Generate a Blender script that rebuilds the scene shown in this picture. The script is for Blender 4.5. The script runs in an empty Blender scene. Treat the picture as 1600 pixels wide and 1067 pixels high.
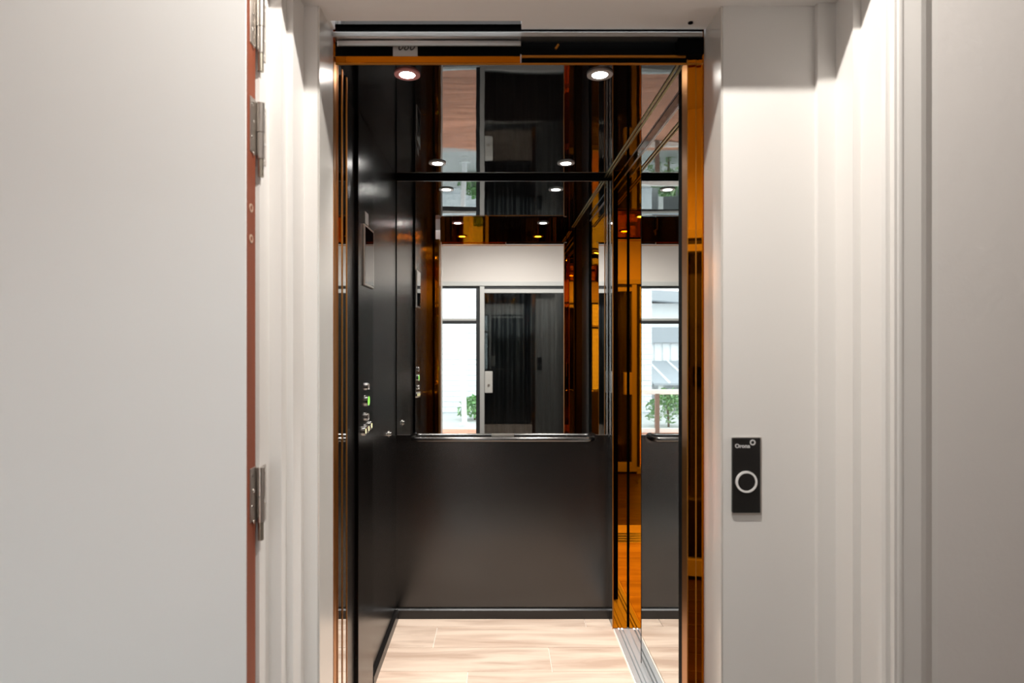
import bpy, bmesh, math, random
from mathutils import Vector, Matrix
random.seed(7)
S = bpy.context.scene
COL = S.collection

# ------------------------------------------------------------------ camera
F = 950.0            # focal length in pixels of the 1600x1067 frame
VX, VY = 778.0, 533.0
ZC = 1.318           # eye height
cam_d = bpy.data.cameras.new('camera')
cam_d.sensor_width = 36.0
cam_d.lens = F / 1600 * 36
cam_d.shift_x = (800 - VX) / 1600
cam_d.shift_y = (VY - 533.5) / 1600
cam_d.clip_start = 0.02
cam_d.dof.use_dof = True
cam_d.dof.focus_distance = 2.7
cam_d.dof.aperture_fstop = 3.5
cam = bpy.data.objects.new('camera', cam_d)
COL.objects.link(cam)
cam.location = (0, 0, ZC)
cam.rotation_euler = (math.radians(90), 0, 0)
S.camera = cam

# ------------------------------------------------------------------ world, view
w = bpy.data.worlds.new('overcast')
S.world = w
w.use_nodes = True
bg = w.node_tree.nodes['Background']
bg.inputs[0].default_value = (0.91, 0.92, 0.94, 1)
bg.inputs[1].default_value = 1.9
S.view_settings.view_transform = 'Standard'
S.view_settings.look = 'None'
S.view_settings.gamma = 1
S.view_settings.use_curve_mapping = False
S.view_settings.exposure = 1.2
c = S.cycles
c.max_bounces = 18
c.glossy_bounces = 16
c.diffuse_bounces = 5
c.transmission_bounces = 8
c.transparent_max_bounces = 16
c.use_denoising = True
c.sample_clamp_indirect = 6.0
c.caustics_reflective = True
HALL_W = 42.0        # watts of the hall downlight
CABIN_W = 25.0        # watts of one cabin downlight

# ------------------------------------------------------------------ helpers
def X(px, d): return (px - VX) * d / F
def Z(py, d): return ZC + (VY - py) * d / F

MATS = {}
def mat(name, col, rough=0.5, metal=0.0, spec=0.5, coat=0.0, ior=None, emit=None, es=0, bump=None):
    if name in MATS: return MATS[name]
    m = bpy.data.materials.new(name); m.use_nodes = True
    b = m.node_tree.nodes['Principled BSDF']
    b.inputs['Base Color'].default_value = (*col, 1)
    b.inputs['Roughness'].default_value = rough
    b.inputs['Metallic'].default_value = metal
    b.inputs['Specular IOR Level'].default_value = spec
    b.inputs['Coat Weight'].default_value = coat
    if ior: b.inputs['IOR'].default_value = ior
    if emit:
        b.inputs['Emission Color'].default_value = (*emit, 1)
        b.inputs['Emission Strength'].default_value = es
    if bump:
        sc, st = bump
        nt = m.node_tree
        t = nt.nodes.new('ShaderNodeTexCoord'); n = nt.nodes.new('ShaderNodeTexNoise')
        mp = nt.nodes.new('ShaderNodeMapping')
        mp.inputs['Scale'].default_value = sc if isinstance(sc, tuple) else (sc, sc, sc)
        n.inputs['Scale'].default_value = 1.0; n.inputs['Detail'].default_value = 2
        bm_ = nt.nodes.new('ShaderNodeBump'); bm_.inputs['Strength'].default_value = st
        bm_.inputs['Distance'].default_value = 0.01
        nt.links.new(t.outputs['Object'], mp.inputs[0]); nt.links.new(mp.outputs[0], n.inputs['Vector'])
        nt.links.new(n.outputs['Fac'], bm_.inputs['Height']); nt.links.new(bm_.outputs[0], b.inputs['Normal'])
    MATS[name] = m
    return m

def wood(name, c1, c2, rough, scale=(1.5, 22, 22), knots=True):
    m = bpy.data.materials.new(name); m.use_nodes = True; nt = m.node_tree
    b = nt.nodes['Principled BSDF']; b.inputs['Roughness'].default_value = rough
    t = nt.nodes.new('ShaderNodeTexCoord'); oi = nt.nodes.new('ShaderNodeObjectInfo')
    vm = nt.nodes.new('ShaderNodeVectorMath'); vm.operation = 'MULTIPLY_ADD'
    cx = nt.nodes.new('ShaderNodeCombineXYZ')
    for i, k in enumerate((17.3, 5.1, 3.3)):
        mm = nt.nodes.new('ShaderNodeMath'); mm.operation = 'MULTIPLY'; mm.inputs[1].default_value = k
        nt.links.new(oi.outputs['Random'], mm.inputs[0]); nt.links.new(mm.outputs[0], cx.inputs[i])
    va = nt.nodes.new('ShaderNodeVectorMath'); va.operation = 'ADD'
    nt.links.new(t.outputs['Object'], va.inputs[0]); nt.links.new(cx.outputs[0], va.inputs[1])
    mp = nt.nodes.new('ShaderNodeMapping'); mp.inputs['Scale'].default_value = scale
    nt.links.new(va.outputs[0], mp.inputs[0])
    n1 = nt.nodes.new('ShaderNodeTexNoise'); n1.inputs['Scale'].default_value = 1.0; n1.inputs['Detail'].default_value = 6
    n1.inputs['Distortion'].default_value = 0.6
    nt.links.new(mp.outputs[0], n1.inputs['Vector'])
    r = nt.nodes.new('ShaderNodeValToRGB')
    r.color_ramp.elements[0].position = 0.34; r.color_ramp.elements[0].color = (*c2, 1)
    r.color_ramp.elements[1].position = 0.62; r.color_ramp.elements[1].color = (*c1, 1)
    nt.links.new(n1.outputs['Fac'], r.inputs[0])
    hv = nt.nodes.new('ShaderNodeHueSaturation')
    mr = nt.nodes.new('ShaderNodeMapRange'); mr.inputs[3].default_value = 0.86; mr.inputs[4].default_value = 1.1
    nt.links.new(oi.outputs['Random'], mr.inputs[0]); nt.links.new(mr.outputs[0], hv.inputs['Value'])
    nt.links.new(r.outputs[0], hv.inputs['Color'])
    nt.links.new(hv.outputs[0], b.inputs['Base Color'])
    return m

def glass_mat(name, tint=(0.93, 0.97, 0.96)):
    m = bpy.data.materials.new(name); m.use_nodes = True; nt = m.node_tree
    nt.nodes.remove(nt.nodes['Principled BSDF'])
    o = nt.nodes['Material Output']
    tr = nt.nodes.new('ShaderNodeBsdfTransparent'); tr.inputs[0].default_value = (*tint, 1)
    gl = nt.nodes.new('ShaderNodeBsdfGlossy'); gl.inputs['Roughness'].default_value = 0.0
    fr = nt.nodes.new('ShaderNodeFresnel'); fr.inputs[0].default_value = 1.55
    mx = nt.nodes.new('ShaderNodeMixShader')
    nt.links.new(fr.outputs[0], mx.inputs[0]); nt.links.new(tr.outputs[0], mx.inputs[1]); nt.links.new(gl.outputs[0], mx.inputs[2])
    nt.links.new(mx.outputs[0], o.inputs[0])
    return m

M_white = mat('white_satin_paint', (0.80, 0.775, 0.75), 0.38)
M_wall = mat('white_wall_paint', (0.79, 0.755, 0.735), 0.6, bump=(60, 0.05))
M_ceil = mat('ceiling_white', (0.82, 0.80, 0.78), 0.7)
M_portal = mat('pale_grey_powdercoat', (0.70, 0.67, 0.63), 0.22, 0.25)
M_soffit = mat('cream_stone', (0.74, 0.68, 0.60), 0.55)
M_doorw = mat('door_white_paint', (0.82, 0.81, 0.80), 0.4)
M_cedar = wood('raw_red_timber', (0.33, 0.085, 0.038), (0.26, 0.062, 0.027), 0.6, (30, 30, 2))
M_steel = mat('satin_steel', (0.62, 0.58, 0.54), 0.28, 1.0)
M_chrome = mat('chrome', (0.85, 0.84, 0.82), 0.08, 1.0)
M_alu = mat('aluminium', (0.55, 0.56, 0.56), 0.3, 1.0)
M_black = mat('matt_black', (0.002, 0.002, 0.002), 0.6, 0, 0.05)
M_sill = mat('worn_aluminium_sill', (0.62, 0.64, 0.65), 0.42, 0.6)
M_char = mat('charcoal_laminate', (0.0030, 0.0024, 0.0021), 0.25, 0, 0.5, ior=1.75)
M_chard = mat('charcoal_skirting', (0.008, 0.007, 0.0065), 0.32)
M_mirror = mat('silver_mirror', (0.90, 0.91, 0.90), 0.0, 1.0)
M_smoke = mat('smoked_mirror', (0.80, 0.81, 0.80), 0.0, 1.0)
M_edge = mat('polished_mirror_edge', (0.75, 0.78, 0.78), 0.25, 1.0)
M_amber = mat('amber_mirror_glass', (0.60, 0.17, 0.004), 0.015, 1.0)
M_gold = mat('amber_metal_edge', (0.50, 0.20, 0.03), 0.32, 1.0)
M_olive = mat('brass_trim', (0.30, 0.25, 0.10), 0.35, 1.0)
M_bceil = mat('black_gloss_ceiling', (0.004, 0.004, 0.005), 0.012, 0, 0.5, ior=2.45, bump=((1.0, 3.0, 1), 0.14))
M_bglass = mat('black_glass', (0.004, 0.004, 0.004), 0.02, 0, 0.6, ior=1.8)
M_cop = mat('black_brushed_steel', (0.024, 0.022, 0.021), 0.22, 1.0, bump=((2, 2, 350), 0.05))
M_plank = wood('pale_oak_tile', (0.76, 0.60, 0.48), (0.52, 0.37, 0.28), 0.42, (2.2, 18, 18))
M_grout = mat('pale_grout', (0.80, 0.72, 0.64), 0.7)
M_hplank = wood('dark_walnut', (0.10, 0.055, 0.035), (0.06, 0.03, 0.02), 0.4, (2.0, 18, 18))
M_frame = mat('window_frame_paint', (0.66, 0.68, 0.68), 0.4)
M_fdark = mat('dark_window_grey', (0.03, 0.035, 0.04), 0.5)
M_glass = glass_mat('clear_glass')
M_lamp = mat('lamp_lens', (1, 1, 1), 0.3, emit=(1.0, 0.97, 0.92), es=40)
M_hlamp = mat('hall_lamp_lens', (1, 1, 1), 0.3, emit=(1.0, 0.95, 0.88), es=18)
M_pink = mat('rose_metal', (0.80, 0.36, 0.36), 0.35, 0.2)
M_ring = mat('silver_ring', (0.6, 0.6, 0.6), 0.3, 0.4)
M_curtain = mat('black_curtain_cloth', (0.010, 0.012, 0.017), 0.6)
M_paper = mat('tag_paper', (0.55, 0.52, 0.50), 0.8)
M_ink = mat('ink', (0.02, 0.02, 0.02), 0.8)
M_print = mat('white_print', (0.75, 0.74, 0.74), 0.5)
M_green = mat('green_lit_button', (0.10, 0.35, 0.03), 0.3, emit=(0.18, 0.75, 0.05), es=0.8)
M_yel = mat('yellow_lit_legend', (0.8, 0.75, 0.4), 0.3, emit=(0.9, 0.8, 0.4), es=0.5)
M_ringled = mat('white_button_ring', (0.85, 0.84, 0.83), 0.3)

def new_obj(name, me, m, parent=None):
    me.name = name
    o = bpy.data.objects.new(name, me)
    if m is not None and not me.materials: me.materials.append(m)
    COL.objects.link(o)
    if parent is not None:
        o.parent = parent
    return o

def root_of(o):
    while o.parent: o = o.parent
    return o

class B:
    """collects geometry in world coordinates"""
    def __init__(s): s.bm = bmesh.new()
    def box(s, x0, x1, y0, y1, z0, z1, bev=0, seg=2):
        r = bmesh.ops.create_cube(s.bm, size=1.0)
        vs = r['verts']
        for v in vs:
            v.co = Vector(((x0 + x1) / 2 + v.co.x * (x1 - x0), (y0 + y1) / 2 + v.co.y * (y1 - y0), (z0 + z1) / 2 + v.co.z * (z1 - z0)))
        if bev:
            es = list({e for v in vs for e in v.link_edges})
            bmesh.ops.bevel(s.bm, geom=es, offset=bev, segments=seg, affect='EDGES', profile=0.5)
        return s
    def prism(s, pts, a0, a1, axis='z', bev=0):
        """extrude a closed polygon: axis z -> pts are (x,y); axis x -> pts are (y,z); axis y -> pts are (x,z)"""
        def P(p, a):
            if axis == 'z': return (p[0], p[1], a)
            if axis == 'x': return (a, p[0], p[1])
            return (p[0], a, p[1])
        lo = [s.bm.verts.new(P(p, a0)) for p in pts]; hi = [s.bm.verts.new(P(p, a1)) for p in pts]
        fs = [s.bm.faces.new(lo), s.bm.faces.new(hi)]
        n = len(pts)
        for i in range(n): fs.append(s.bm.faces.new((lo[i], lo[(i + 1) % n], hi[(i + 1) % n], hi[i])))
        bmesh.ops.recalc_face_normals(s.bm, faces=fs)
        return s
    def cyl(s, c, axis, r, h, seg=24, r2=None):
        """cylinder centred at c along axis 'x','y','z'"""
        q = bmesh.ops.create_cone(s.bm, cap_ends=True, segments=seg, radius1=r, radius2=r if r2 is None else r2, depth=h)
        R = {'z': Matrix(), 'x': Matrix.Rotation(math.pi / 2, 4, 'Y'), 'y': Matrix.Rotation(-math.pi / 2, 4, 'X')}[axis]
        bmesh.ops.transform(s.bm, matrix=Matrix.Translation(c) @ R, verts=q['verts'])
        return s
    def ring(s, c, axis, ro, ri, h, seg=40):
        """flat ring with a rectangular section"""
        R = {'z': Matrix(), 'x': Matrix.Rotation(math.pi / 2, 4, 'Y'), 'y': Matrix.Rotation(-math.pi / 2, 4, 'X')}[axis]
        T = Matrix.Translation(c) @ R
        prof = [(ri, -h / 2), (ro, -h / 2), (ro, h / 2), (ri, h / 2)]
        vs = [[s.bm.verts.new(T @ Vector((p[0] * math.cos(2 * math.pi * k / seg), p[0] * math.sin(2 * math.pi * k / seg), p[1]))) for p in prof] for k in range(seg)]
        fs = []
        for k in range(seg):
            a, b = vs[k], vs[(k + 1) % seg]
            for j in range(4): fs.append(s.bm.faces.new((a[j], a[(j + 1) % 4], b[(j + 1) % 4], b[j])))
        bmesh.ops.recalc_face_normals(s.bm, faces=fs)
        return s
    def tube(s, path, r, seg=12):
        path = [Vector(p) for p in path]
        rings = []
        up = Vector((0, 0, 1))
        for i, p in enumerate(path):
            t = (path[min(i + 1, len(path) - 1)] - path[max(i - 1, 0)]).normalized()
            a = up.cross(t)
            if a.length < 1e-4: a = Vector((1, 0, 0)).cross(t)
            a.normalize(); b = t.cross(a)
            rings.append([s.bm.verts.new(p + r * (math.cos(2 * math.pi * k / seg) * a + math.sin(2 * math.pi * k / seg) * b)) for k in range(seg)])
        fs = []
        for i in range(len(rings) - 1):
            for k in range(seg):
                fs.append(s.bm.faces.new((rings[i][k], rings[i][(k + 1) % seg], rings[i + 1][(k + 1) % seg], rings[i + 1][k])))
        fs.append(s.bm.faces.new(rings[0][::-1])); fs.append(s.bm.faces.new(rings[-1]))
        bmesh.ops.recalc_face_normals(s.bm, faces=fs)
        return s
    def out(s, name, m, parent=None, smooth=False):
        bm = s.bm
        if parent is None:
            lo = [min(v.co[i] for v in bm.verts) for i in range(3)]; hi = [max(v.co[i] for v in bm.verts) for i in range(3)]
            L = Vector(((lo[0] + hi[0]) / 2, (lo[1] + hi[1]) / 2, lo[2]))
        else:
            L = Vector(root_of(parent).location)
        bmesh.ops.translate(bm, verts=bm.verts, vec=-L)
        me = bpy.data.meshes.new(name); bm.to_mesh(me); bm.free()
        if smooth:
            for p in me.polygons: p.use_smooth = True
            me.set_sharp_from_angle(angle=math.radians(40))
        o = new_obj(name, me, m, parent)
        if parent is None: o.location = L
        return o

def thing(name, loc, label, cat, group=None):
    o = bpy.data.objects.new(name, None); COL.objects.link(o)
    o.empty_display_size = 0.05
    o.location = loc
    return tag(o, label, cat, group)
def tag(o, label, cat, group=None, kind=None):
    o['label'] = label; o['category'] = cat
    if group: o['group'] = group
    if kind: o['kind'] = kind
    return o
def struct(o, label=None, cat=None):
    o['kind'] = 'structure'
    if label: o['label'] = label
    if cat: o['category'] = cat
    return o
def sroot(name, loc, label, cat):
    o = bpy.data.objects.new(name, None); COL.objects.link(o); o.location = loc; o.empty_display_size = 0.05
    return struct(o, label, cat)
def text_mesh(name, body, size, m, parent, world, rx=math.pi / 2, shear=0.0, ext=0.0004, bold=0.0, sx=1.0, align='CENTER'):
    cu = bpy.data.curves.new(name, 'FONT'); cu.body = body; cu.size = size; cu.extrude = ext
    cu.align_x = align; cu.align_y = 'CENTER'; cu.shear = shear; cu.offset = bold
    tmp = bpy.data.objects.new('tmp', cu); COL.objects.link(tmp)
    dg = bpy.context.evaluated_depsgraph_get()
    me = bpy.data.meshes.new_from_object(tmp.evaluated_get(dg))
    bpy.data.objects.remove(tmp); bpy.data.curves.remove(cu)
    L = Vector(root_of(parent).location)
    me.transform(Matrix.Translation(Vector(world) - L) @ Matrix.Rotation(rx, 4, 'X') @ Matrix.Diagonal((sx, 1, 1, 1)))
    me.materials.clear()
    return new_obj(name, me, m, parent)
def lamp(name, loc, watts, size_deg, blend, radius, col, parent):
    ld = bpy.data.lights.new(name, 'SPOT'); ld.energy = watts; ld.spot_size = math.radians(size_deg)
    ld.spot_blend = blend; ld.shadow_soft_size = radius; ld.color = col
    lo = bpy.data.objects.new(name, ld); COL.objects.link(lo); lo.parent = parent
    lo.location = Vector(loc) - Vector(root_of(parent).location)
    return lo

# key dimensions (metres): y is depth away from the camera
DB = 2.90                     # back wall of the cabin
CZ = ZC + 0.782               # cabin ceiling
SZ = ZC + 0.755               # soffit of the entrance
XL, XR = -0.485, 0.534        # cabin side planes
DW = -0.47                    # window wall of the hall
HC = 2.60                     # hall ceiling
HX0, HX1 = -2.3, 2.4

# ================================================================== CABIN SHELL
fl = struct(B().box(XL - .02, 0.536, 1.60, DB + .02, -.06, -.004).out('floor', M_grout), 'pale plank floor of the lift cabin', 'floor')
rows = [1.60, 1.667, 1.857, 2.047, 2.237, 2.427, 2.617, 2.807, DB]
joints = {6: X(680, 2.71), 5: X(860, 2.52), 7: X(914, 2.85), 4: -0.12, 3: 0.33, 2: -0.31, 1: 0.05}
g = 0.0016
for i in range(len(rows) - 1):
    xs = [XL, joints.get(i, 0.2), 0.527]
    for a, b in zip(xs[:-1], xs[1:]):
        B().box(a + g, b - g, rows[i] + g, rows[i + 1] - g, -.012, 0.0, 0.0008, 1).out('plank', M_plank, fl)
B().box(0.528, 0.5335, 1.60, DB, -.012, 0.0, 0.001, 1).out('edge_strip', M_grout, fl)

struct(B().box(XL - .04, XL, 1.62, DB + .03, 0, CZ + .04).out('wall_left', M_char), 'charcoal satin side wall of the lift cabin', 'wall')
struct(B().box(XL - .04, XR + .004, DB, DB + .04, 0, CZ + .04).out('wall_back', M_char), 'charcoal back wall of the lift cabin below the mirror', 'wall')
struct(B().box(XL - .04, 0.72, 1.50, DB + .04, CZ, CZ + .02).out('ceiling', M_bceil), 'black high gloss ceiling of the lift cabin', 'ceiling')
t = B().prism([(DB, 0), (DB - .016, 0), (DB - .016, .040), (DB - .010, .046), (DB, .046)], XL, XR, 'x').out('baseboard_back', M_chard)
struct(t, 'low dark skirting along the cabin back wall', 'skirting')
t = B().prism([(XL, 0), (XL + .014, 0), (XL + .014, .040), (XL + .008, .046), (XL, .046)], 2.31, DB - .016, 'y').out('baseboard_left', M_chard)
struct(t, 'low dark skirting along the cabin side wall', 'skirting')
# black strip closing the mirror to the ceiling
struct(B().box(XL, XR, DB - .006, DB, Z(283, DB), CZ).out('trim_1', M_black), 'narrow black strip between mirror and cabin ceiling', 'trim')
# ceiling edge strip along the side door
struct(B().box(0.505, 0.512, 1.62, DB, CZ - .004, CZ, 0.001, 1).box(0.518, 0.526, 1.62, DB, CZ - .004, CZ, 0.001, 1).out('trim_2', M_olive), 'thin brass double strip along the cabin ceiling edge', 'trim')

# front returns of the cabin (left and right of the entrance)
struct(B().box(XL - .04, -0.425, 1.625, 1.645, 0, CZ).out('wall_front', M_amber), 'narrow amber glass front return of the cabin', 'wall')

# ================================================================== SIDE DOOR (right)
sd = sroot('door_1', (0.60, 2.4, 0), 'mirror glass side door leaf of the lift cabin', 'door')
B().box(0.585, 0.596, 1.936, 2.481, 0.004, Z(533, 1) + .764, 0.0015, 1).out('mirror_leaf', M_smoke, sd)
B().box(0.584, 0.597, 2.479, 2.485, 0.004, ZC + .764, 0.001, 1).out('leaf_edge', M_black, sd)
B().box(0.575, 0.66, 1.86, 1.937, 0.0, CZ, 0.002, 1).out('near_post', M_black, sd)
B().box(0.583, 0.64, 1.86, 2.80, ZC + .764, CZ, 0.0, 1).out('head_panel', M_bglass, sd)
B().box(0.581, 0.584, 1.90, 2.789, ZC + .758, ZC + .765).out('head_edge', M_alu, sd)
B().box(0.5975, 0.612, 2.44, 2.795, 0.004, ZC + .764, 0.0015, 1).out('rear_leaf', M_smoke, sd)
B().box(0.64, 0.66, 1.86, 2.83, 0.0, CZ).out('shaft_lining', M_black, sd)
# far jambs, amber glass facing the entrance
j1 = sroot('trim_3', (0.60, 2.80, 0), 'amber mirror glass jamb strip at the back of the side door', 'trim')
B().box(X(958.5, 2.789), 0.592, 2.789, 2.80, .002, CZ - .001, 0.001, 1).out('amber_strip', M_amber, j1)
B().box(0.536, 0.70, 2.803, 2.90, 0, CZ).out('jamb_core', M_black, j1)
B().box(0.525, 0.5285, 2.786, 2.791, 0.0, CZ - .001).out('edge_profile', M_gold, j1)
B().box(0.527, 0.5365, 2.7915, DB - .001, 0.0, CZ - .001).out('return_panel', M_bglass, j1)
# sill with running grooves
sl = sroot('trim_4', (0.57, 2.3, 0), 'grooved aluminium sill of the side door', 'sill')
prof = [(0.535, -.03), (0.535, 0.0), (0.552, 0.0), (0.552, -.012), (0.558, -.012), (0.558, 0.0), (0.566, 0.0), (0.566, -.012), (0.574, -.012), (0.574, 0.0),
        (0.604, 0.0), (0.604, -.012), (0.612, -.012), (0.612, 0.0), (0.66, 0.0), (0.66, -.03)]
B().prism(prof, 1.62, 2.803, 'y').out('sill_plate', M_sill, sl)

# ================================================================== CABIN THINGS
# mirror on the back wall
mz0, mz1 = Z(679.5, DB), Z(283, DB)
mr = thing('wall_mirror', ((XL + XR) / 2, DB - .003, mz0), 'full width frameless mirror on the back wall above the handrail', 'mirror')
B().box(XL + .004, X(948, DB), DB - .006, DB - .0005, mz0, mz1).out('glass', M_mirror, mr)
B().box(XL + .004, X(948, DB), DB - .0068, DB - .0005, mz1 - .0035, mz1).out('polished_edge', M_edge, mr)
B().box(X(947, DB), X(949.5, DB), DB - .0068, DB - .0005, mz0, mz1).out('polished_edge', M_edge, mr)
B().box(XL + .0005, XL + .004, DB - .0068, DB - .0005, mz0, mz1).out('polished_edge', M_black, mr)
B().box(XL + .004, X(952, DB), DB - .0068, DB - .0005, mz0, mz0 + .003).out('polished_edge', M_edge, mr)
B().box(X(949.5, DB), XR, DB - .006, DB - .0005, mz0, mz1).out('side_strip', M_bglass, mr)
B().box(X(768, 2.89), X(803, 2.89), DB - .016, DB - .0005, Z(682.5, 2.89), Z(678, 2.89), 0.001).out('clip', M_steel, mr)
# handrail
hd = DB - .058
rz = Z(686.5, hd)
hr = thing('handrail', (X(785, hd), hd, rz - .02), 'straight black handrail under the mirror with ends turned to the wall', 'handrail')
pth = []
x0, x1, rr = X(645, hd), X(927, hd), .030
pth.append((x0, DB, rz))
for k in range(7):
    a = k / 6 * math.pi / 2
    pth.append((x0 + rr - rr * math.cos(a), hd + rr - rr * math.sin(a), rz))
for k in range(7):
    a = k / 6 * math.pi / 2
    pth.append((x1 - rr + rr * math.sin(a), hd + rr - rr * math.cos(a), rz))
pth.append((x1, DB, rz))
M_rail = mat('satin_black_rail', (0.14, 0.135, 0.13), 0.22, 1.0)
B().tube(pth, .0125, 16).out('bar', M_rail, hr, True)
for xx in (x0, x1):
    B().cyl((xx, DB - .004, rz), 'y', .024, .008).out('rosette', M_rail, hr, True)
# chrome stud on the left wall by the mirror corner
sx_ = 0.485 * F / (VX - 607.5)
st = thing('wall_stud', (XL, sx_, Z(678, sx_)), 'small chrome stud on the charcoal wall beside the mirror', 'stud')
B().cyl((XL + .006, sx_, Z(678, sx_)), 'x', .009, .012).out('head', M_chrome, st, True)
B().cyl((XL + .001, sx_, Z(678, sx_)), 'x', .014, .003).out('collar', M_steel, st, True)

# control panel column
px_ = -0.473
def cd(px): return -px_ * F / (VX - px)
cp = thing('control_panel', (px_, 2.18, 0), 'tall black control column with display and buttons on the charcoal wall', 'control panel')
B().box(XL, px_, 2.061, 2.304, .004, CZ - .002, 0.0012, 1).out('faceplate', M_cop, cp)
scr = B().box(px_ - .001, px_ + .007, 2.130, 2.285, ZC + .196, ZC + .412, 0.002).out('display', M_steel, cp)
B().box(px_ + .0065, px_ + .0075, 2.137, 2.278, ZC + .204, ZC + .404).out('screen', M_bglass, scr)
B().box(px_, px_ + .0012, 2.165, 2.215, ZC + .420, ZC + .462).out('rating_plate', M_paper, cp)
def button(d, z, r, m, capm, name='button'):
    b = B().ring((px_ + .003, d, ZC + z), 'x', r, r * .78, .008).out(name, m, cp, True)
    B().cyl((px_ + .003, d, ZC + z), 'x', r * .78, .006).out('cap', capm, b, True)
    return b
button(2.195, -.164, .014, M_chrome, M_steel, 'key_switch')
button(2.195, -.215, .021, M_chrome, M_green, 'alarm_button')
button(2.190, -.272, .015, M_chrome, M_steel)
for d, z in ((2.150, -.318), (2.200, -.316), (2.250, -.312)):
    b = button(d, z, .017, M_chrome, M_black, 'floor_button')
    B().box(px_ + .0055, px_ + .0065, d - .006, d + .006, ZC + z - .008, ZC + z + .008).out('legend', M_yel, b)

# cabin downlights
LX0, LX1 = -0.265, 0.298
LD0, LD1 = 1.777, 2.663
def downlight(x, y, z, r, ringm, lens, label, watts, name='ceiling_downlight', group='recessed downlights in the cabin ceiling', col=(1, .97, .93), ang=92, blend=.6, end=''):
    o = thing(name, (x, y, z), label, 'downlight', group)
    B().ring((x, y, z - .002), 'z', r, r * .60, .006).out('trim_ring', ringm, o, True)
    B().cyl((x, y, z - .0012), 'z', r * .60, .003, 32).out('lens' + end, lens, o)
    lamp('lamp' + end, (x, y, z - .012), watts, ang, blend, r * .45, col, o)
    return o
G1 = 'recessed downlights in the cabin ceiling'
downlight(LX0, LD0, CZ, .0375, M_pink, M_lamp, 'recessed downlight with a pinkish ring just behind the paper tag', CABIN_W, group=G1)
downlight(LX1, LD0, CZ, .0375, M_ring, M_lamp, 'recessed downlight with a silver ring just inside the entrance head', CABIN_W, group=G1)
downlight(LX0, LD1, CZ, .0375, M_ring, M_lamp, 'recessed downlight near the back mirror on the control column side', CABIN_W, group=G1)
downlight(LX1, LD1, CZ, .0375, M_ring, M_lamp, 'recessed downlight near the back mirror on the mirrored side door side', CABIN_W, group=G1)

# ================================================================== ENTRANCE: sliding leaves, head, portal
dl = sroot('door_2', (-0.60, 1.55, 0), 'stacked amber edged sliding leaves of the lift entrance, slid open', 'door')
def stack_leaf(y0, y1, xe, edge_m, strip_m):
    p = B().box(-0.98, xe - .004, y0, y1, .004, ZC + .70).out('leaf', M_amber, dl)
    B().box(xe - .004, xe, y0 + .004, y1 - .004, .004, ZC + .70).out('edge_face', edge_m, p)
    B().box(xe - .006, xe + .0015, y1 - .005, y1, .004, ZC + .70).out('edge_strip', strip_m, p)
    return p
stack_leaf(1.486, 1.524, -0.402, M_gold, M_gold)
stack_leaf(1.528, 1.571, -0.402, M_smoke, M_gold)
stack_leaf(1.575, 1.618, -0.402, M_smoke, M_gold)
# right fixed amber strips
aj = sroot('trim_5', (0.49, 1.49, 0), 'two amber glass strips of the entrance jamb by the call button wall', 'trim')
for p0, p1 in ((1075, 1086.8), (1088.2, 1104)):
    xa, xb = X(p0, 1.49), X(p1, 1.49)
    B().prism([(xa, 1.4935), (xb, 1.4935 - (xb - xa) * .15), (xb, 1.53), (xa, 1.53)], .002, ZC + .69).out('amber_strip', M_amber, aj)
B().box(X(1073.4, 1.49), X(1075, 1.49), 1.4895, 1.53, .002, ZC + .69).out('edge_strip', M_gold, aj)
B().box(X(1086.6, 1.49), X(1088.4, 1.49), 1.4905, 1.53, .002, ZC + .69).out('edge_strip', M_gold, aj)
B().box(0.586, 0.66, 1.53, 1.86, 0, CZ).out('jamb_core', M_black, aj)
B().box(0.480, 0.588, 1.532, 1.546, .002, CZ - .001).out('inner_face', M_amber, aj)

# head tracks
hx0, hx1 = X(520, 1.49), X(1102, 1.49)
hs = thing('door_track', (0.05, 1.49, ZC + .67), 'dark overhead sliding door track across the lift entrance', 'door track')
def strip(y0, y1, p0, p1, d0, d1, m, name):
    return B().box(X(p0, d0), X(p1, d0), d0, d1, Z(y1, d0), Z(y0, d0), 0.0008, 1).out(name, m, hs)
B().box(hx0, hx1, 1.512, 1.52, Z(92, 1.512), CZ + .02).out('channel', M_black, hs)
strip(49.5, 57, 520, 1098, 1.472, 1.50, M_alu, 'top_rail')
strip(63, 71.5, 527, 814, 1.487, 1.491, M_alu, 'inner_rail')
strip(57, 84, 1060, 1100, 1.480, 1.512, M_black, 'end_bracket')
strip(87.5, 98, 524, 815, 1.492, 1.497, M_amber, 'amber_fascia')
strip(91, 98, 815, 1074, 1.496, 1.501, M_black, 'fascia')
strip(86, 90, 813, 1072, 1.488, 1.493, M_gold, 'gold_strip')
strip(98, 101.0, 524, 1098, 1.484, 1.487, M_gold, 'gold_strip')
B().box(hx0, hx1, 1.514, 1.522, Z(99, 1.522), CZ).out('inner_fascia', M_amber, hs)
B().tube([(X(868, 1.48), 1.482, Z(76, 1.48)), (X(873, 1.48), 1.482, Z(69, 1.48))], .003, 8).out('guide_pin', M_gold, hs)
B().box(X(813, 1.487), X(814.6, 1.487), 1.483, 1.50, Z(98, 1.487), Z(86, 1.487)).out('rail_end', M_alu, hs)
# paper tag
tg = thing('paper_tag', (X(633, 1.511), 1.511, Z(88.5, 1.511)), 'small handwritten paper tag tucked under the door track', 'tag')
pp = B().box(X(614, 1.511), X(652.5, 1.511), 1.5108, 1.5118, Z(88.5, 1.511), Z(62, 1.511)).out('paper', M_paper, tg)
text_mesh('handwriting', '080', .030, M_ink, tg, (X(634, 1.511), 1.5106, Z(73.0, 1.511)), shear=0.35, sx=.95)

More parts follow.
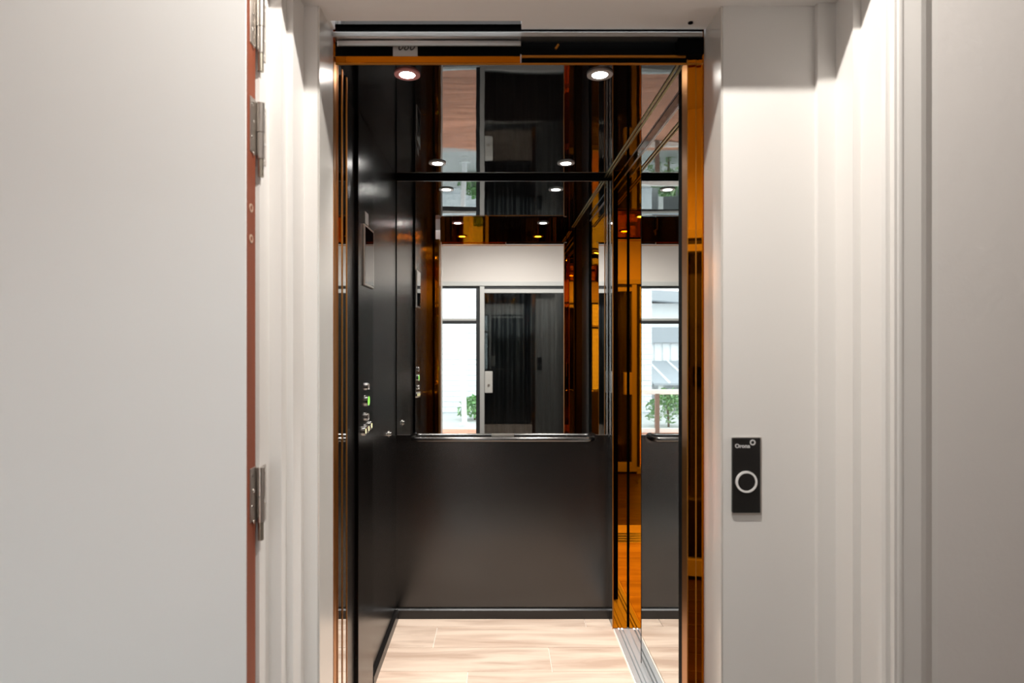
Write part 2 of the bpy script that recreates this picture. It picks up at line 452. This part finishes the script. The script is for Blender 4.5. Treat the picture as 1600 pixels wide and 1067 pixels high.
# portal: pale steel reveals either side of the lift opening
pr = sroot('trim_6', (0.05, 1.43, 0), 'pale grey steel portal around the lift entrance', 'portal')
B().box(-0.56, -0.4065, 1.37, 1.484, 0, SZ + .10).out('side_post', M_white, pr)
B().box(-0.4065, -0.402, 1.3702, 1.484, 0, SZ + .10, 0.001, 1).out('reveal_lining', M_portal, pr)
B().box(0.5075, 0.90, 1.37, 1.485, 0, SZ + .10).out('side_panel', M_white, pr)
B().box(0.503, 0.5075, 1.3702, 1.485, 0, SZ + .10, 0.001, 1).out('reveal_lining', M_portal, pr)
nx0, nx1 = X(514, 1.42), X(816, 1.42)
hp = B().box(-0.56, nx0, 1.37, 1.472, SZ, SZ + .10)
hp.box(nx1, 0.90, 1.37, 1.472, SZ, SZ + .10)
hp.box(nx0, nx1, 1.37, 1.434, SZ, SZ + .10)
hp.out('soffit', M_white, pr)
B().box(nx0, nx1, 1.434, 1.50, SZ + .085, SZ + .10).out('slot_back', M_alu, pr)
B().cyl((X(1079, 1.44), 1.44, SZ - .0005), 'z', .006, .004, 16).out('plug', M_black, pr)

# ================================================================== HALL DOOR FRAME
fr_ = sroot('trim_7', (0.15, 1.29, 0), 'white painted rebated door frame around the lift entrance', 'door frame')
ZT = SZ + .09
Lp = [(-.437, 1.37), (-.437, 1.297), (-.4506, 1.297), (-.4506, 1.266), (-.477, 1.266), (-.477, 1.216), (-.56, 1.216), (-.56, 1.37)]
B().prism(Lp, 0, ZT).out('hinge_jamb', M_white, fr_)
Rp = [(.714, 1.37), (.714, 1.357), (.754, 1.357), (.754, 1.291), (.7705, 1.291), (.7705, 1.221), (.7755, 1.216), (.88, 1.216), (.88, 1.37)]
B().prism(Rp, 0, ZT).out('strike_jamb', M_white, fr_)
B().box(-.56, .88, 1.216, 1.37, SZ, ZT).out('head_jamb', M_white, fr_)
ap = [(.785, 1.217), (.785, 1.204)]
for k in range(9):
    a = k / 8 * math.pi
    ap.append((.785 + .006 + .012 * (1 - math.cos(a)) / 2, 1.204 - .002 * math.sin(a)))
ap += [(.815, 1.204), (.838, 1.2035), (.850, 1.207), (.870, 1.217)]
B().prism(ap, 0, ZT + .07).out('architrave', M_white, fr_)
B().prism([(-p[0] + .785 - .49, p[1]) for p in ap][::-1], 0, ZT + .07).out('architrave', M_white, fr_)
B().box(-.49, .785, 1.204, 1.217, SZ + .035, ZT + .07, .003).out('architrave', M_white, fr_)

# open door, folded flat against the wall
dr = sroot('door_3', (-1.09, 1.19, 0), 'white door leaf with raw red timber hinge edge, folded open on three steel hinges', 'door')
B().box(-1.70, -.4835, 1.168, 1.210, .012, SZ + .03, 0.0012, 1).out('leaf', M_doorw, dr)
B().box(-.4838, -.4825, 1.1695, 1.2095, .012, SZ + .03).out('timber_edge', M_cedar, dr)
M_pine = mat('bare_screw_hole', (0.55, 0.38, 0.28), 0.6)
for py in (325, 373):
    b = B().ring((-.4822, 1.188, Z(py, 1.188)), 'x', .0085, .005, .0015, 20).out('screw_hole', M_pine, dr)
    B().cyl((-.4824, 1.188, Z(py, 1.188)), 'x', .005, .0008, 16).out('hole', M_cedar, b)
def hinge(zt, zb):
    hx, hy = -.4735, 1.2135
    zm = zt + (zb - zt) * .52
    h = B().cyl((hx, hy, (zt + zm) / 2), 'z', .0078, zt - zm, 20).out('hinge', M_steel, dr, True)
    B().cyl((hx, hy, (zm + zb) / 2), 'z', .0070, zm - zb - .002, 20).out('pin_barrel', M_steel, h, True)
    B().cyl((hx, hy, zb - .017), 'z', .0058, .036, 20).out('pin_tail', mat('dull_brass_pin', (.36, .33, .27), .4, 1.0), h, True)
    ht = zt - zb
    B().box(-.4826, -.4806, 1.181, 1.2105, zb + .008, zt + .003, 0.0006, 1).out('door_flap', M_steel, h)
    B().box(-.4772, -.4752, 1.2155, 1.247, zb - .004, zt - .0, 0.0006, 1).out('jamb_flap', M_steel, h)
    for k in range(4):
        z = zt - .012 - k * (ht - .018) / 3
        B().cyl((-.4803, 1.190 + (.006 if k % 2 else 0), z), 'x', .0036, .0016, 14).out('screw', M_chrome, h, True)
        B().cyl((-.4748, 1.238 - (.006 if k % 2 else 0), z), 'x', .0036, .0016, 14).out('screw', M_chrome, h, True)
hinge(Z(-4, 1.213), Z(84, 1.213))
hinge(Z(161, 1.213), Z(249, 1.213))
hinge(Z(730, 1.213), Z(816, 1.213))

# call plate
cl = thing('call_plate', (X(1165.5, 1.37), 1.365, Z(801, 1.37)), 'slim black call plate with round button on the pale entrance panel', 'call button')
B().box(X(1144, 1.365), X(1187.5, 1.365), 1.362, 1.3705, Z(801, 1.365), Z(684, 1.365), 0.0012, 1).out('plate', mat('black_plate', (.006, .005, .0045), .42), cl)
B().box(X(1143, 1.369), X(1189, 1.369), 1.3665, 1.3705, Z(804, 1.369), Z(683, 1.369)).out('back_box', M_steel, cl)
bc = (X(1165.7, 1.362), 1.361, Z(752.5, 1.362))
bt = B().ring(bc, 'y', .0240, .0196, .006, 48).out('button_ring', M_ringled, cl, True)
B().cyl(bc, 'y', .0196, .003, 40).out('button_cap', M_black, bt, True)
B().cyl((bc[0], 1.3595, bc[2]), 'y', .0186, .001, 40).out('cap_face', mat('dark_cap', (.006, .005, .005), .3), bt, True)
text_mesh('lettering', 'Orona', .0125, M_print, cl, (X(1160.0, 1.362), 1.3617, Z(697, 1.362)), bold=.0002)
B().ring((X(1176, 1.362), 1.3617, Z(691.2, 1.362)), 'y', .0066, .0040, .0008, 8).out('ring_mark', M_print, cl)

# ================================================================== HALL SHELL
struct(B().box(HX0, -.56, 1.216, 1.40, 0, HC).out('wall_hall_left', M_wall), 'white hall wall behind the folded door leaf', 'wall')
struct(B().box(.88, HX1, 1.216, 1.40, 0, HC).out('wall_hall_right', M_wall), 'white hall wall past the door frame', 'wall')
struct(B().box(-.56, .88, 1.216, 1.40, ZT, HC).out('wall_hall_head', M_wall), 'white hall wall above the door frame', 'wall')
struct(B().box(HX0 - .1, HX0, DW - .2, 1.40, 0, HC).out('wall_hall_end', M_wall), 'white end wall of the hall beyond the folded door', 'wall')
struct(B().box(HX1, HX1 + .1, DW - .2, 1.40, 0, HC).out('wall_hall_far_end', M_wall), 'white far end wall of the hall past the door frame', 'wall')
struct(B().box(HX0 - .1, HX1 + .1, DW - .2, 1.50, HC, HC + .08).out('ceiling_hall', M_ceil), 'white hall ceiling', 'ceiling')
hf = struct(B().box(HX0 - .1, HX1 + .1, DW - .2, 1.40, -.08, -.004).out('floor_hall', mat('dark_joint', (.02, .012, .008), .7)), 'dark wooden plank floor of the hall', 'floor')
y = DW
r_ = 0
while y < 1.21:
    y1 = min(y + .14, 1.22)
    x = HX0 - (0.55 if r_ % 2 else 0.2)
    while x < HX1:
        x1 = min(x + 1.2, HX1)
        B().box(max(x, HX0) + g, x1 - g, y + g, y1 - g, -.012, 0, 0.0008, 1).out('plank', M_hplank, hf)
        x = x1
    y = y1; r_ += 1
ls = sroot('trim_8', (0.05, 1.4, 0), 'pale threshold and grooved sill of the lift entrance', 'sill')
B().box(-.437, .714, 1.222, 1.40, -.02, .001).out('threshold', M_soffit, ls)
for k in range(4):
    B().box(-.50, .66, 1.402 + k * .05, 1.444 + k * .05, -.02, 0.001, .001, 1).out('sill_bar', M_alu, ls)

# hall downlight above the frame: the door head's shadow on the entrance panel and jambs comes from it
LH = 0.80
downlight(0.12, LH, HC, .05, M_chrome, M_hlamp, 'hall ceiling downlight in front of the lift entrance', HALL_W, 'hall_downlight_offscreen', None, (1, .95, .88), 160, .4, '_offscreen')

# window wall
WZ = ZC + .614
GX = 1.15        # right end of the glazing
GL = -1.75       # left end
struct(B().box(HX0, HX1, DW - .12, DW, WZ, HC).out('wall_window_head', M_wall), 'white wall above the glazed hall screen', 'wall')
struct(B().box(HX0, GL, DW - .12, DW, 0, WZ).out('wall_window_left', M_wall), 'white wall beside the fixed hall window', 'wall')
struct(B().box(GX, HX1, DW - .12, DW, 0, WZ).out('wall_window_right', M_wall), 'white wall beside the sliding glass door', 'wall')
wn = sroot('window_1', (-1.0, DW - .05, 0), 'tall fixed window with transom beside the sliding door', 'window')
B().box(GL, GX, DW - .11, DW + .012, WZ - .046, WZ, .003).out('head_frame', M_frame, wn)
B().box(GL, -.186, DW - .10, DW - .02, WZ - .066, WZ - .046).out('head_seal', M_fdark, wn)
B().box(-.226, -.186, DW - .10, DW - .03, 0, WZ - .046).out('mullion', M_fdark, wn)
B().box(GL, GL + .06, DW - .11, DW + .01, 0, WZ - .046, .003).out('side_frame', M_frame, wn)
B().box(GL, -.186, DW - .11, DW + .01, 0.0, .06, .003).out('sill_frame', M_frame, wn)
B().box(GL + .06, -.226, DW - .085, DW - .03, ZC + .195, ZC + .235, .003).out('transom', M_frame, wn)
B().box(GL + .06, -.226, DW - .088, DW - .027, ZC + .180, ZC + .212).out('transom_dark_strip', M_fdark, wn)  # dark strip over the transom's lower face and underside
B().box(GL + .06, -.226, DW - .060, DW - .056, .06, ZC + .195).out('pane', M_glass, wn)
B().box(GL + .06, -.226, DW - .060, DW - .056, ZC + .235, WZ - .066).out('pane', M_glass, wn)
sg = sroot('door_4', (0.45, DW - .03, 0), 'sliding glass door in pale frame before the black curtain', 'door')
B().box(-.186, -.139, DW - .05, DW + .005, 0.02, WZ - .050, .003).out('stile', M_frame, sg)
B().box(GX - .07, GX, DW - .05, DW + .005, 0.02, WZ - .050, .003).out('stile', M_frame, sg)
B().box(-.139, GX - .07, DW - .05, DW + .005, WZ - .118, WZ - .078, .003).out('top_rail', M_frame, sg)
B().box(-.186, GX, DW - .05, DW - .01, WZ - .078, WZ - .050).out('top_seal', M_fdark, sg)
B().box(-.139, GX - .07, DW - .05, DW + .005, 0.02, .11, .003).out('bottom_rail', M_frame, sg)
B().box(-.139, GX - .07, DW - .030, DW - .026, .11, WZ - .118).out('pane', M_glass, sg)
hb = B().box(-.135, -.055, DW - .026, DW + .03, ZC - .53, ZC - .31, .006).out('handle', mat('handle_white', (.75, .76, .74), .35), sg)
B().cyl((-.095, DW + .035, ZC - .45), 'y', .012, .012).out('lock_cylinder', M_steel, hb, True)
# black pleated curtain behind the sliding door
bm = bmesh.new()
n = 150
cx0, cx1 = -.175, 1.12
cols = []
for i in range(n + 1):
    u = i / n
    x = cx0 + (cx1 - cx0) * u
    y = DW - .19 + .022 * math.sin(u * 62 + 1.3 * math.sin(u * 17)) + .008 * math.sin(u * 131)
    cols.append((bm.verts.new((x, y, .02)), bm.verts.new((x, y + .004, 1.0)), bm.verts.new((x, y, WZ + .02))))
for a, b in zip(cols[:-1], cols[1:]):
    bm.faces.new((a[0], b[0], b[1], a[1])); bm.faces.new((a[1], b[1], b[2], a[2]))
me = bpy.data.meshes.new('curtain'); bm.to_mesh(me); bm.free()
for p in me.polygons: p.use_smooth = True
cu = new_obj('curtain', me, M_curtain)
m_ = cu.modifiers.new('thickness', 'SOLIDIFY'); m_.thickness = .003
tag(cu, 'black pleated curtain hanging behind the sliding glass door', 'curtain')
struct(B().box(-.20, GX + .02, DW - .36, DW - .30, 0, WZ + .2).out('wall_annex', M_wall), 'plain wall behind the black curtain', 'wall')
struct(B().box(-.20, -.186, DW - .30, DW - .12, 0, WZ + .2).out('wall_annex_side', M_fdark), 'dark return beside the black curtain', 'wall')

# ================================================================== OUTSIDE
M_deck = wood('red_deck', (0.58, 0.25, 0.15), (0.36, 0.14, 0.08), 0.6, (1.5, 14, 14))
M_paver = mat('grey_paving', (0.42, 0.43, 0.43), 0.8, bump=(8, .2))
gd = struct(B().box(-12, 8, -14, DW - .12, -.25, -.05).out('floor_yard', M_paver), 'grey paved yard outside the window', 'ground')
dk = struct(B().box(-4, 1.4, -3.3, DW - .12, -.05, -.03).out('floor_deck', M_fdark), 'red brown timber deck outside the window', 'deck')
y = DW - .125
while y > -3.28:
    B().box(-4, 1.4, y - .137, y, -.035, -.012, .002, 1).out('plank', M_deck, dk)
    y -= .141
# painted garden wall
M_pbrick = mat('painted_brick', (0.70, 0.74, 0.78), 0.7)
gw = struct(B().box(-1.75, 1.5, -5.85, -5.75, -.05, 2.6).out('wall_garden', mat('painted_mortar', (.52, .56, .60), .8)), 'white painted brick garden wall beyond the deck', 'wall')
bme = None
row = 0
z = -.03
while z < 2.35:
    x = -1.75 + (0 if row % 2 else -.15)
    while x < 0.2:
        xa, xb = max(x, -1.75) + .005, min(x + .30, 1.5) - .005
        if xb - xa > .05:
            o = B().box(xa, xb, -5.752, -5.738 + random.uniform(-.003, .003), z + .005, z + .095).out('brick', M_pbrick, gw)
        x += .30
    z += .10; row += 1
# leaning post
def dpt(px, py, D): return ((px - VX) * D / F, 5.8 - D, Z(py, D))
pa, pb = dpt(719, 462, 9.8), dpt(726, 664, 9.8)
po = thing('garden_post', (pb[0], pb[1], -.05), 'slender pale post leaning before the painted brick wall', 'post')
B().tube([(pb[0], pb[1], -.05), pa], .042, 16).out('shaft', mat('post_paint', (.72, .75, .78), .4), po, True)
B().cyl((pb[0], pb[1], -.03), 'z', .09, .05).out('base', M_frame, po, True)
# shrubs
M_leaf = mat('leaf_green', (0.16, 0.34, 0.13), 0.5)
M_leaf2 = mat('leaf_pale', (0.32, 0.48, 0.25), 0.5)
def shrub(cx, cy, rx, rz_, label, n=420, group='shrubs outside the window'):
    o = thing('shrub', (cx, cy, -.05), label, 'shrub', group)
    for mi, (mm, nn) in enumerate(((M_leaf, n), (M_leaf2, n // 2))):
        bm = bmesh.new()
        for k in range(nn):
            th, ph = random.uniform(0, 2 * math.pi), random.uniform(-.3, 1.5)
            rr = random.uniform(.55, 1.0)
            p = Vector((rx * rr * math.cos(th) * math.cos(ph), rx * rr * math.sin(th) * math.cos(ph), rz_ * (.35 + .65 * rr * math.sin(ph))))
            s_ = random.uniform(.03, .06)
            a = Vector((random.uniform(-1, 1), random.uniform(-1, 1), random.uniform(-.4, 1))).normalized()
            b = a.orthogonal().normalized()
            vs = [bm.verts.new(q) for q in (p - a * s_, p + b * s_ * .45, p + a * s_, p - b * s_ * .45)]
            bm.faces.new(vs)
        me = bpy.data.meshes.new('foliage'); bm.to_mesh(me); bm.free()
        q = new_obj('foliage', me, mm, o); q['kind'] = 'stuff'
    B().tube([(cx, cy, -.05), (cx + .02, cy, rz_ * .7)], .018, 8).out('stem', mat('bark', (.12, .08, .05), .9), o)
    return o
shrub(*dpt(742, 640, 10.6)[:2], .30, .42, 'low green shrub at the foot of the leaning post')
shrub(-1.55, -3.9, .36, .62, 'green shrub behind the white framed trellis gate')
# white framed gate on the deck
gt = thing('garden_gate', (-1.2, -3.0, -.012), 'white framed low gate with brown post at the deck edge', 'gate')
for a, b_, zz0, zz1 in ((-1.62, -.86, .55, .62), (-1.62, -.86, .0, .06)):
    B().box(a, b_, -3.02, -2.98, zz0, zz1, .003).out('rail', M_white, gt)
for xx in (-1.62, -.90):
    B().box(xx, xx + .04, -3.02, -2.98, 0, .62, .003).out('stile', M_white, gt)
B().box(-1.16, -1.10, -3.03, -2.97, -.02, .56, .003).out('post', mat('brown_post', (.20, .13, .10), .6), gt)
# neighbouring house
M_hwall = mat('house_white', (0.76, 0.78, 0.80), 0.7)
M_hgrey = mat('house_grey', (0.34, 0.37, 0.41), 0.6)
nh = thing('neighbour_house', (-3.6, -8.2, -.05), 'white and grey neighbouring house with low sheet roof', 'house')
B().box(-6.5, -1.3, -9.2, -7.6, -.05, 2.15).out('wall', M_hwall, nh)
B().box(-6.5, -1.3, -7.6, -7.45, ZC - .03, ZC + .30).out('fascia_band', M_hgrey, nh)
B().prism([(-6.7, ZC + .55), (-1.1, ZC + .95), (-1.1, ZC + 1.15), (-6.7, ZC + .85)], -9.4, -7.2, 'y').out('roof', M_hgrey, nh)
rd = B().box(-6.0, -1.6, -7.62, -7.58, .3, ZC - .03).out('roller_door', M_hwall, nh)
for k in range(24):
    B().box(-6.0 + k * .18, -6.0 + k * .18 + .13, -7.59, -7.555, .3, ZC - .04).out('rib', M_hwall, rd)
lr = B().prism([(-7.5, ZC - .43), (-5.8, ZC - .80), (-5.8, ZC - .84), (-7.5, ZC - .47)], -6.0, -1.8, 'x').out('low_roof', M_hgrey, nh)
for k in range(10):
    B().prism([(-7.5, ZC - .41), (-5.8, ZC - .78), (-5.8, ZC - .80), (-7.5, ZC - .43)], -5.9 + k * .42, -5.86 + k * .42, 'x').out('seam', M_hwall, lr)
for k in range(4):
    B().box(-5.9 + k * 1.3, -5.82 + k * 1.3, -5.95, -5.87, -.05, ZC - .80).out('post', M_frame, nh)
